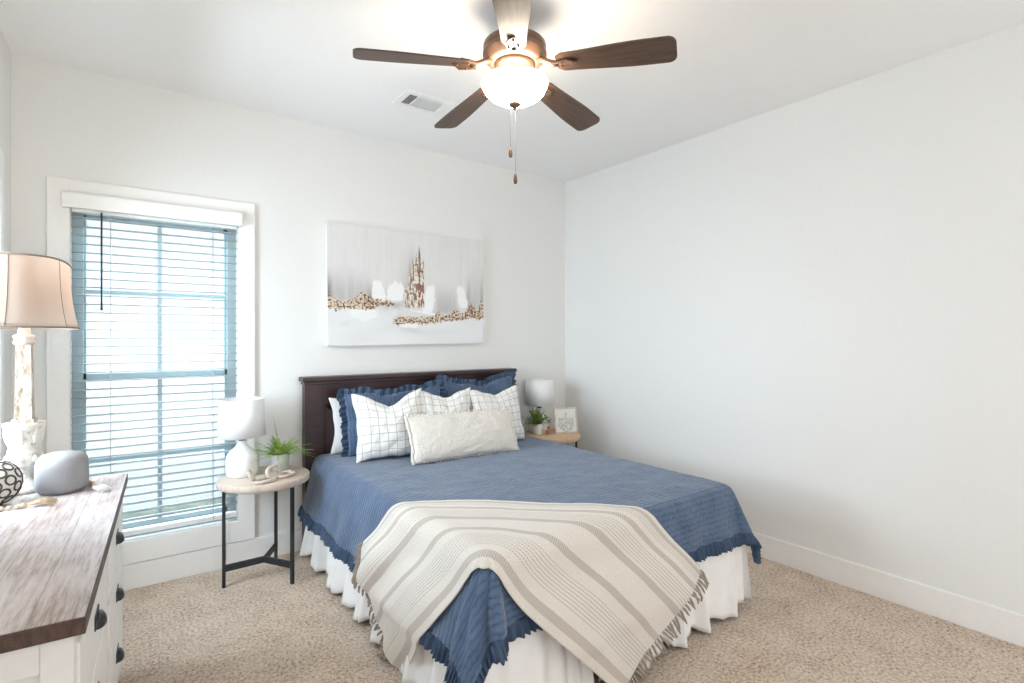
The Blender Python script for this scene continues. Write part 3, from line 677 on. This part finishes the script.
# ------------------------------------------------------------ pillows
def pillow(name, wd_, ht, tk, mat, loc, yaw=0, tilt=20, roll=0, dip=0.0, pin=.05, ruffle=False, seed=0, bob=False, cornerpull=0.0):
    """loc = bottom centre; tilt = lean back towards the headboard"""
    root = empty(name, loc); nu, nv = 56, 44
    Mx = Matrix.Rotation(R(yaw), 4, 'Z') @ Matrix.Rotation(R(-tilt), 4, 'X') @ Matrix.Rotation(R(roll), 4, 'Y')
    root.matrix_world = Matrix.Translation(Vector(loc)) @ Mx
    hw, hh = wd_/2, ht/2
    def outline(u, v):
        x = hw*u*(1-pin*(1-v*v)*u*u); y = hh*v*(1-pin*(1-u*u)*v*v)
        y -= dip*max(0, 1-abs(u)/.92)**1.25*max(0, (v+.4)/1.4)**2
        x += .012*nz(v*2+seed, 3)*abs(u); y += .014*nz(u*2.5+seed*3, 7)*abs(v)
        return x, y
    def fn(side):
        def f(u, v):
            u, v = 2*u-1, 2*v-1; x, y = outline(u, v)
            b = max(0, (1-u*u)*(1-v*v)); t = tk/2*(b**.42)*(.9+.25*(-v))
            if v > 0: t *= 1-.35*math.exp(-(u/.4)**2)*v*(1 if dip else 0)
            wr = .007*nz(u*4+seed, v*4, seed)+.004*nz(u*9, v*9+seed, 2)
            t += wr*min(1, b*4)
            return (x, -side*t, y+hh)
        return f
    uvf = lambda u, v: ((2*u-1)*hw+.013*seed, (2*v-1)*hh+.02)
    vs = []; uvs = []; fs = []
    idx = {}
    for side in (1, -1):
        f = fn(side)
        for j in range(nv+1):
            for i in range(nu+1):
                if side == -1 and (i in (0, nu) or j in (0, nv)): idx[(side, i, j)] = idx[(1, i, j)]; continue
                idx[(side, i, j)] = len(vs); vs.append(f(i/nu, j/nv)); uvs.append(uvf(i/nu, j/nv))
        for j in range(nv):
            for i in range(nu):
                q_ = [idx[(side, i, j)], idx[(side, i+1, j)], idx[(side, i+1, j+1)], idx[(side, i, j+1)]]
                fs.append(tuple(q_ if side == 1 else q_[::-1]))
    me = bpy.data.meshes.new('cushion'); me.from_pydata(vs, [], fs); Lr = me.uv_layers.new(name='UVMap'); flat = []
    for p in me.polygons:
        for vi in p.vertices: flat += list(uvs[vi])
    Lr.data.foreach_set('uv', flat)
    link('cushion', me, mat, root, True)
    if ruffle or bob:
        per = []
        K = 60
        for k in range(K): per.append((-1+2*k/K, -1))
        for k in range(K): per.append((1, -1+2*k/K))
        for k in range(K): per.append((1-2*k/K, 1))
        for k in range(K): per.append((-1, 1-2*k/K))
        P_ = [Vector(outline(*p)) for p in per]; n = len(P_); wid = .05
        nrm = []
        for k in range(n):
            a = sum((P_[(k-j) % n] for j in range(1, 4)), Vector((0, 0))); b = sum((P_[(k+j) % n] for j in range(1, 4)), Vector((0, 0)))
            t = (b-a).normalized(); nrm.append(Vector((t.y, -t.x)))
        cum = [0]
        for k in range(n): cum.append(cum[-1]+(P_[(k+1) % n]-P_[k]).length)
        tl_ = cum[-1]
    if ruffle:
        def rf(u, v):
            k = u*n; i = int(k) % n; fk = k-int(k); j = (i+1) % n
            p = P_[i].lerp(P_[j], fk); nn = nrm[i].lerp(nrm[j], fk).normalized(); s_ = u*tl_
            q_ = p+nn*(wid*v-.012)*(1+.12*math.sin(s_*50+seed))
            zz = .014*v*math.sin(s_*150+2*math.sin(s_*23+seed))+.006*math.sin(s_*60+seed)*v
            return (q_.x, zz, max(q_.y+hh, .002+.002*math.sin(s_*90)))
        grid('ruffle', 1100, 4, rf, M['navyruffle'], root, uv=lambda u, v: (u*tl_, v*.05), solid=.0015)
    if bob:
        m_ = MB(); cnt = int(tl_/.016); random.seed(seed)
        for c_ in range(cnt):
            k = c_/cnt*n; i = int(k) % n; p = P_[i]; m_.sphere((p.x+nrm[i].x*.004, random.uniform(-.004, .004), max(p.y+hh+nrm[i].y*.004, .006)), .008+random.random()*.003, 7, 5)
        m_.build('edge_trim', mat, root)
    return root
PZ = BZ+.006
p = pillow('pillow', .66, .365, .13, M['whitecotton'], (-1.805, -.165, PZ-.01), yaw=-2, tilt=5, seed=1, pin=.10)
tag(p, 'plain white sleeping pillow standing against the headboard behind the blue ruffled pillows', 'pillow')
p = pillow('ruffled_pillow', .66, .40, .14, M['sham'], (-1.735, -.305, PZ), yaw=-6, tilt=10, roll=-2, ruffle=True, seed=2, dip=.02)
tag(p, 'blue quilted pillow with ruffled edge, the one nearer the window', 'pillow', 'blue ruffled pillows against the headboard')
p = pillow('ruffled_pillow', .62, .44, .14, M['sham'], (-1.06, -.265, PZ), yaw=-2, tilt=8, roll=-1, ruffle=True, seed=3, dip=.05)
tag(p, 'blue quilted pillow with ruffled edge, farther from the window, behind two checked pillows', 'pillow', 'blue ruffled pillows against the headboard')
p = pillow('checked_pillow', .44, .42, .15, M['check'], (-1.865, -.505, PZ), yaw=-10, tilt=13, roll=-1.5, seed=4, dip=.085, pin=.085)
tag(p, 'white windowpane checked pillow nearest the window with a dipped top edge', 'pillow', 'windowpane checked pillows')
p = pillow('checked_pillow', .42, .41, .15, M['check'], (-1.50, -.515, PZ), yaw=-3, tilt=12, roll=2, seed=5, dip=.045, pin=.08)
tag(p, 'white windowpane checked pillow in the middle, directly behind the cream lumbar pillow', 'pillow', 'windowpane checked pillows')
p = pillow('checked_pillow', .44, .40, .15, M['check'], (-1.075, -.52, PZ), yaw=2, tilt=12, roll=-1, seed=6, dip=.045, pin=.08)
tag(p, 'white windowpane checked pillow at the right end, nearest the small green bush', 'pillow', 'windowpane checked pillows')
p = pillow('lumbar_pillow', .75, .29, .13, M['chenille'], (-1.46, -.735, PZ), yaw=0, tilt=25, roll=1, seed=7, pin=.03, bob=True)
tag(p, 'long cream textured lumbar pillow lying in front of the checked pillows', 'pillow')

# ------------------------------------------------------------ side tables
def side_table(loc, top, topmat, rz, r=.238):
    t = empty('side_table', loc, rz)
    MB().lathe([(.0, top-.038), (r-.006, top-.038), (r, top-.032), (r, top-.005), (r-.005, top), (0, top)], 72, cap=False).build('tabletop', topmat, t)
    lr = .205
    for a in (0, 120, 240):
        x, y = lr*math.cos(R(a)), lr*math.sin(R(a))
        m_ = MB(); m_.xf = Matrix.Translation((x, y, 0)) @ Matrix.Rotation(R(a), 4, 'Z'); m_.box(-.008, -.008, 0, .008, .008, top-.0385); m_.build('leg', M['blackmetal'], t)
    st = MB()
    for a in (0, 120, 240):
        st.xf = Matrix.Rotation(R(a), 4, 'Z'); st.box(0, -.006, .085, lr-.008, .006, .12)
    st.build('stretcher', M['blackmetal'], t)
    return t
TL = (-2.540, -.280); TZ = .577
tag(side_table((*TL, 0), TZ, M['tabletop'], R(181)), 'round pale wood side table with black metal legs between window and bed', 'side table', 'round side tables')
TR = (-.395, -.262)
tag(side_table((*TR, 0), TZ, M['oak'], R(-44)), 'round wooden side table in the far corner beyond the bed', 'side table', 'round side tables')

def table_lamp(loc, label):
    l = tag(empty('table_lamp', loc), label, 'lamp', 'white table lamps on the side tables')
    MB().lathe([(.0, 0), (.076, 0), (.081, .006), (.083, .03), (.083, .095), (.079, .115), (.064, .138), (.044, .155), (.030, .168), (.026, .184), (.03, .192), (.02, .198), (0, .198)], 48, cap=False).build('base', M['whiteceramic'], l)
    st = MB().tube([(0, 0, .18), (0, 0, .30)], .006, 10); st.lathe([(.012, .19), (.017, .195), (.017, .23), (.012, .235)], 16); st.build('stem', M['blackmetal'], l)
    sh = MB().lathe([(.121, .222), (.123, .222), (.113, .432), (.111, .432), (.121, .222)], 56, cap=False).build('lamp_shade', M['shade_white'], l)
    sp_ = MB()
    for a in (0, 120, 240): sp_.tube([(0, 0, .405), (.1115*math.cos(R(a)), .1115*math.sin(R(a)), .415)], .0016, 5)
    sp_.tube([(0, 0, .30), (0, 0, .418)], .003, 6)
    sp_.build('spider', M['blackmetal'], l)
    return l
window_lamp = table_lamp((-2.642, -.200, TZ), 'white ceramic lamp with drum shade on the table by the window')
ct = MB(); ct.xf = Matrix.Translation((2.642, .200, -TZ))
ct.tube([(-2.66, -.13, TZ+.004), (-2.70, -.09, TZ+.006), (-2.715, -.04, TZ-.015), (-2.705, -.032, .50), (-2.69, -.03, .44), (-2.71, -.032, .36), (-2.70, -.032, .25), (-2.70, -.04, .05)], .0022, 6).build('power_cord', M['cord'], window_lamp)
table_lamp((-.41, -.135, TZ), 'white drum shade lamp standing behind the small bush in the corner')

def pot_mb(r0, r1, h):
    return MB().lathe([(0, 0), (r0, 0), (r0+.002, .003), (r1, h-.003), (r1, h), (r1-.006, h), (r1-.008, h-.012), (0, h-.012)], 40, cap=False)
def frond(mb, base, az, L, lift, droop, leafw, rnd):
    pts = []; n = 16
    for i in range(n+1):
        t = i/n; rr = L*t*math.cos(lift)*(1+.15*t); z = L*(t*math.sin(lift))-droop*L*t*t
        pts.append(Vector((base[0]+rr*math.cos(az), base[1]+rr*math.sin(az), base[2]+z)))
    mb.tube(pts, .0011, 4, rs=[.0014*(1-.7*i/n) for i in range(n+1)])
    side = Vector((-math.sin(az), math.cos(az), 0))
    for i in range(2, n+1):
        t = i/n; p = pts[i]; tg = (pts[i]-pts[i-1]).normalized(); lw = leafw*(math.sin(math.pi*min(1, t*.86+.14))**.7)*(1-.25*t)
        for sd in (-1, 1):
            d_ = (side*sd+tg*.32+Vector((0, 0, rnd.uniform(-.15, .25)))).normalized(); q1 = p+d_*lw
            wv = tg*lw*.17; m1 = p+d_*lw*.45
            mb.add([tuple(p), tuple(m1-wv), tuple(q1), tuple(m1+wv+Vector((0, 0, .001)))], [(0, 1, 2, 3)])
f = tag(empty('potted_fern', (-2.443, -.215, TZ)), 'bright green fern in a grey concrete pot beside the white lamp', 'potted plant')
MB_pot = pot_mb(.042, .052, .10).build('pot', M['greypot'], f); MB().lathe([(0, .089), (.043, .089)], 24, cap=False).build('soil', M['soil'], f)
rnd = random.Random(11); m_ = MB()
for k in range(80):
    az = rnd.uniform(0, 2*math.pi); lift = rnd.uniform(R(15), R(82)); frond(m_, (.016*math.cos(az), .016*math.sin(az), .088), az, rnd.uniform(.11, .19), lift, rnd.uniform(.1, .6), rnd.uniform(.016, .022), rnd)
frond(m_, (0, 0, .088), R(150), .25, R(82), .05, .024, rnd); frond(m_, (0, 0, .088), R(-30), .20, R(38), .3, .022, rnd); frond(m_, (0, 0, .088), R(-42), .20, R(20), .15, .022, rnd)
m_.build('fronds', M['fern'], f)
g = tag(empty('potted_bush', (-.487, -.205, TZ)), 'small dark green bush in a white pot on the corner table', 'potted plant')
pot_mb(.036, .043, .082).build('pot', M['whiteceramic'], g); MB().lathe([(0, .0705), (.035, .0705)], 24, cap=False).build('soil', M['soil'], g)
m_ = MB(); rnd = random.Random(4)
for k in range(60):
    az = rnd.uniform(0, 2*math.pi); el = rnd.uniform(.2, 1.5); L = rnd.uniform(.09, .16); pts = []
    for i in range(7):
        t = i/6; pts.append(Vector((L*t*math.cos(el)*math.cos(az)*1.0, L*t*math.cos(el)*math.sin(az), .068+L*t*math.sin(el)-.02*t*t)))
    m_.tube(pts, .001, 4)
    for i in range(1, 7):
        for j in range(3):
            d_ = Vector((rnd.uniform(-1, 1), rnd.uniform(-1, 1), rnd.uniform(-.3, 1))).normalized(); s_ = d_.cross(Vector((0, 0, 1))).normalized()*.006; p_ = pts[i]
            m_.add([tuple(p_), tuple(p_+d_*.011+s_), tuple(p_+d_*.024), tuple(p_+d_*.011-s_)], [(0, 1, 2, 3)])
m_.build('foliage', M['leaf'], g)
# linked wooden rings
def link_mb(c, a, L=.054, wdt=.035, r=.0105, tilt=0, flip=0):
    pts = []
    for k in range(32):
        t = 2*math.pi*k/32; pts.append(Vector((math.copysign(abs(math.cos(t))**.65, math.cos(t))*L, math.copysign(abs(math.sin(t))**.8, math.sin(t))*wdt, 0)))
    Mx = Matrix.Translation(c) @ Matrix.Rotation(a, 4, 'Z') @ Matrix.Rotation(tilt, 4, 'Y') @ Matrix.Rotation(flip, 4, 'X')
    m_ = MB(); m_.xf = Mx; m_.tube(pts, r, 10, closed=True); return m_
ch = tag(empty('wooden_chain', (-2.52, -.40, TZ)), 'pale wooden chain link ornament lying on the round table below the fern', 'ornament')
link_mb((-.055, -.035, .0105), R(20)).build('ring', M['linkwood'], ch)
link_mb((.068, .03, .0105), R(32)).build('ring', M['linkwood'], ch)
link_mb((.002, -.003, .041), R(35), L=.042, wdt=.030, flip=R(68), tilt=R(-8)).build('ring', M['linkwood'], ch)
link_mb((-.115, -.02, .040), R(75), L=.040, wdt=.028, flip=R(60), tilt=R(10)).build('ring', M['linkwood'], ch)
am = tag(empty('wooden_beads', (-.432, -.275, TZ)), 'amber brown wooden ball ornament between the bush and the framed print', 'ornament')
MB().sphere((0, 0, .021), .021, 16, 10).sphere((.004, 0, .052), .014, 14, 8).build('balls', M['amber'], am)

# framed print
def print_col(u, v):
    c_ = [.76, .755, .73]; x, y = (u-.5)*2, (v-.5)*2
    r = math.hypot(x*.95, y*.9+.1)
    k = nz(x*9, y*9, 3)
    if y < .25 and r < .82 and k > .12 and abs(x) < .75: c_ = [.33, .38, .36]
    if y < .25 and r < .82 and k < -.26: c_ = [.45, .44, .38]
    if abs(x-.02) < .12 and .2 < y < .8 and nz(x*14, y*8, 9) > .08: c_ = [.38, .42, .42]
    return c_
fr = empty('framed_print', (-.288, -.335, TZ)); fr.rotation_euler = (R(-14), 0, R(-24))
tag(fr, 'small pale framed botanical print leaning back on the corner table', 'framed print')
fw, fh = .085, .21
m_ = MB(); m_.box(-fw-.012, -.006, 0, -fw, .006, fh, .002).box(fw, -.006, 0, fw+.012, .006, fh, .002).box(-fw, -.006, 0, fw, .006, .014, .002).box(-fw, -.006, fh-.014, fw, .006, fh, .002)
m_.build('frame', M['linkwood'], fr)
grid('print', 60, 70, lambda u, v: (-fw+2*fw*u, -.002, .014+(fh-.028)*v), M['print'], fr, col=print_col)
MB().box(-fw, .0, .01, fw, .004, fh-.01).add([(-.02, .004, .15), (.02, .004, .15), (.02, .055, .012), (-.02, .055, .012)], [(0, 1, 2, 3)]).build('easel_back', M['linkwood'], fr)

# ------------------------------------------------------------ dresser (front faces +x)
DL, DD, DH = 1.327, .37, .80
dr = empty('dresser', (-3.2065-.185, -1.4935+.011, 0), R(-3.326))
tag(dr, 'white painted dresser with whitewashed plank top and dark cup pulls', 'dresser')
dt = MB().box(-DD/2, -DL/2, DH-.036, DD/2, DL/2, DH-.001, .003).build('plank_edge', M['plank_edge'], dr)
MB().box(-DD/2+.002, -DL/2+.002, DH-.0012, DD/2-.002, DL/2-.002, DH).build('plank_top', M['planks'], dr)
hx, hy = DD/2-.02, DL/2-.025
m_ = MB().box(-hx, -hy, .07, hx-.018, hy, DH-.0365)
# face frame
for y_ in (-hy, -.02, hy-.04): m_.box(hx-.018, y_, .07, hx, y_+.04, DH-.0365, .002)
m_.box(hx-.018, -hy+.04, DH-.0665, hx-.001, hy-.04, DH-.0365, .002).box(hx-.018, -hy+.04, .07, hx-.001, hy-.04, .10, .002)
m_.build('carcass', M['whitepaint'], dr)
for s_ in (-1, 1):
    e = MB(); y_ = s_*hy
    e.box(-hx, y_, .07, -hx+.05, y_+s_*.012, DH-.0365, .002).box(hx-.052, y_, .07, hx, y_+s_*.012, DH-.0365, .002).box(-hx+.05, y_, .07, hx-.052, y_+s_*.012, .13, .002).box(-hx+.05, y_, DH-.10, hx-.052, y_+s_*.012, DH-.0365, .002).box(-.02, y_, .13, .02, y_+s_*.0115, DH-.10, .002)
    e.build('end_panel', M['whitepaint'], dr)
for x_ in (-hx, hx-.05):
    for y_ in (-hy, hy-.05): MB().box(x_, y_, 0, x_+.05, y_+.05, .07, .003).build('foot', M['whitepaint'], dr)
def cup_pull(parent, c):
    vs = []; fs = []; n, m2 = 14, 7; hw = .036
    for i in range(n+1):
        a = math.pi*i/n
        for j in range(m2+1):
            b = math.pi/2*j/m2
            # quarter dome opening downwards
            vs.append((c[0]+.022*math.sin(a)**.8*math.cos(b)**.7 if math.cos(b) > 1e-6 else c[0], c[1]-hw*math.cos(a), c[2]-.012+.030*math.sin(b)*(math.sin(a)**.5 if math.sin(a) > 0 else 0)))
    for i in range(n):
        for j in range(m2): k = i*(m2+1)+j; fs.append((k, k+m2+1, k+m2+2, k+1))
    mb = MB().add(vs, fs, True); mb.box(c[0]-.0005, c[1]-hw-.004, c[2]-.014, c[0]+.003, c[1]+hw+.004, c[2]+.022, .001)
    o = mb.build('cup_pull', M['pull'], parent); md = o.modifiers.new('thickness', 'SOLIDIFY'); md.thickness = .002; return o
rows = [(.545, .725), (.345, .525), (.115, .325)]
for ci, yc in enumerate((-.3225, .3225)):
    for (za, zb) in rows:
        d_ = MB().box(hx-.016, yc-.285, za, hx+.006, yc+.285, zb, .004).build('drawer', M['whitepaint'], dr)
        cup_pull(d_, (hx+.006, yc+.0, (za+zb)/2+.01))

# ------------------------------------------------------------ tall lamp on the dresser
LX, LYp = -3.472, -.925
tl_ = tag(empty('tall_lamp', (LX, LYp, DH), R(-3.3)), 'tall distressed cream column lamp with oatmeal fabric shade, lit, on the dresser', 'lamp')
LS = .82
b_ = MB().lathe([(r_*(LS if z_ > .05 else 1), z_) for r_, z_ in [(0, 0), (.062, 0), (.064, .012), (.050, .022), (.046, .03), (.036, .045), (.033, .065), (.040, .082), (.056, .10), (.060, .125), (.056, .15), (.051, .162), (.056, .17), (.060, .20), (.066, .228), (.073, .24), (.073, .248), (.03, .25), (0, .25)]], 44, cap=False)
b_.build('urn_base', M['distressed'], tl_)
sw = MB()
for k in range(8):
    a = 2*math.pi*k/8; c0, s0 = math.cos(a), math.sin(a)
    pts = [Vector((c0*(.042+.011*t), s0*(.042+.011*t), .165+.07*t)) for t in (0, .25, .5, .75, 1)]
    sw.tube(pts, .006, 7, rs=[.003, .0065, .009, .0075, .004]); sw.sphere((c0*.048, s0*.048, .122), .009, 8, 6, (1, 1, 1.4))
sw.build('carved_leaves', M['distressed'], tl_)
col_ = MB(); 
for (a, b, z0, z1) in ((.0245, .0205, .25, .532),):
    col_.add([(-a, -a, z0), (a, -a, z0), (a, a, z0), (-a, a, z0), (-b, -b, z1), (b, -b, z1), (b, b, z1), (-b, b, z1)], [(0, 1, 5, 4), (1, 2, 6, 5), (2, 3, 7, 6), (3, 0, 4, 7), (4, 5, 6, 7)])
col_.box(-.032, -.032, .248, .032, .032, .262, .003)
col_.build('column', M['distressed2'], tl_)
MB().lathe([(.022, .530), (.029, .534), (.030, .546), (.024, .550), (.031, .556), (.031, .564), (.018, .570), (.017, .592), (0, .592)], 28).build('neck', M['distressed'], tl_)
def shade_ring(t):
    z_ = .592+.240*t; k = 1-.15*(1-(1-t)**2.6)-.02*t   # bell profile
    out = []
    for i in range(60):
        an = 2*math.pi*i/60; ca, sa = math.cos(an), math.sin(an); ex = 2/2.8
        out.append((.146*k*math.copysign(abs(ca)**ex, ca), .285*k*math.copysign(abs(sa)**ex, sa), z_))
    return out
rings = [shade_ring(j/14) for j in range(15)]; n = 60; vs = [p for r_ in rings for p in r_]
fs = [(j*n+i, j*n+(i+1) % n, (j+1)*n+(i+1) % n, (j+1)*n+i) for j in range(14) for i in range(n)]
sm = MB().add(vs, fs, True).build('lamp_shade', M['shade_tan'], tl_); md = sm.modifiers.new('thickness', 'SOLIDIFY'); md.thickness = .002
for j in (0, 14): MB().tube(rings[j], .0035, 6, closed=True).build('trim_band', M['piping'], sm)
for k in (4, 15, 26, 34, 45, 56): MB().tube([rings[j][k] for j in range(15)], .0016, 5).build('seam_piping', M['piping'], sm)
hp = MB(); hp.tube([(0, 0, .592), (0, 0, .66)], .01, 8); hp.tube([(0, -.05*math.sin(t*math.pi)**.6 if 0 < t < 1 else 0, .60+.228*t) for t in [i/12 for i in range(13)]], .002, 5)
hp.tube([(0, .05*math.sin(t*math.pi)**.6 if 0 < t < 1 else 0, .60+.228*t) for t in [i/12 for i in range(13)]], .002, 5)
hp.tube([(-.108, 0, .826), (.108, 0, .826)], .002, 5); hp.build('harp', M['blackmetal'], tl_)
MB().lathe([(0, .828), (.014, .832), (.016, .842), (.012, .858), (0, .862)], 20).build('finial', M['distressed'], tl_)
MB().lathe([(.012, .66), (.016, .675), (.03, .705), (.03, .72), (.018, .738), (0, .745)], 20).build('bulb', M['bulb'], tl_)
point('lamp_light', (LX, LYp, DH+.77), 2.2, (1, .74, .48), .03)

# speaker
sp_ = tag(empty('smart_speaker', (-3.362, -1.000, DH)), 'rounded light grey fabric speaker standing on the dresser', 'speaker')
MB().lathe([(.0, .012), (.070, .012), (.0755, .02), (.0765, .045), (.076, .095), (.072, .118), (.060, .133), (.035, .141), (0, .143)], 56, cap=False).build('fabric_shell', M['speaker'], sp_)
MB().lathe([(0, 0), (.062, 0), (.068, .006), (.070, .013), (0, .013)], 48, cap=False).build('base_ring', M['speakerbase'], sp_)
# ball
bl_ = MB().sphere((0, 0, 0), .073, 40, 24).build('decorative_ball', M['ballbase'], None, (-3.532, -1.085, DH+.0735))
tag(bl_, 'cream ball with dark ring pattern at the left edge of the dresser', 'ornament')
rg_ = MB()
for k in range(46):
    zz = 1-2*(k+.5)/46; ph = k*2.399963; rr = math.sqrt(1-zz*zz); d_ = Vector((rr*math.cos(ph), rr*math.sin(ph), zz)); t1 = d_.orthogonal().normalized(); t2 = d_.cross(t1)
    ra = .0150; hh_ = math.sqrt(.073**2-ra**2)
    rg_.tube([d_*hh_+(t1*math.cos(a)+t2*math.sin(a))*ra for a in [2*math.pi*i/18 for i in range(18)]], .0032, 6, closed=True)
rg_.build('ring_pattern', M['rings'], bl_)
# bead garland
ga = tag(empty('bead_garland', (-3.40, -1.10, DH)), 'pale wooden bead garland with tassels lying around the speaker', 'garland')
def gl_(x, y, z=.008): return Vector((x+3.40, y+1.10, z))
ctrl = [gl_(-3.46, -1.185), gl_(-3.50, -1.18), gl_(-3.54, -1.20), gl_(-3.575, -1.14), gl_(-3.585, -1.05), gl_(-3.56, -1.0), gl_(-3.50, -1.0), gl_(-3.46, -.965), gl_(-3.44, -.91), gl_(-3.38, -.895), gl_(-3.30, -.92), gl_(-3.275, -.98), gl_(-3.27, -1.05)]
bd = MB(); acc = []
for i in range(len(ctrl)-1):
    a, b = ctrl[i], ctrl[i+1]; n = max(1, int((b-a).length/.0145))
    for k in range(n): acc.append(a.lerp(b, k/n))
acc.append(ctrl[-1])
for p_ in acc: bd.sphere(p_, .0078, 9, 6)
bd.tube(acc, .0015, 5); bd.build('beads', M['beadwood'], ga)
def tassel(c, ang, mat, L=.07, sp=.018, nm='tassel', seed=1):
    rn = random.Random(seed); m_ = MB(); d_ = Vector((math.cos(ang), math.sin(ang), 0)); s_ = Vector((-d_.y, d_.x, 0))
    m_.tube([c, c+d_*.012, c+d_*.022], .007, 10, rs=[.005, .0085, .006])
    for k in range(36):
        o_ = rn.uniform(-1, 1); h = rn.uniform(0, .02); l_ = L*rn.uniform(.75, 1.1)
        pts = [c+d_*.018+Vector((0, 0, 0)), c+d_*(.02+l_*.5)+s_*sp*.5*o_+Vector((0, 0, h-.004)), c+d_*(.02+l_)+s_*sp*o_*1.2+Vector((0, 0, -.005+h*.3))]
        m_.tube(pts, .0011, 4)
    return m_.build(nm, mat, ga)
tassel(gl_(-3.46, -1.185, .009), R(5), M['jute'], .075, .032, seed=2)
tassel(gl_(-3.27, -1.055, .009), R(-60), M['whitethread'], .05, .02, seed=3)
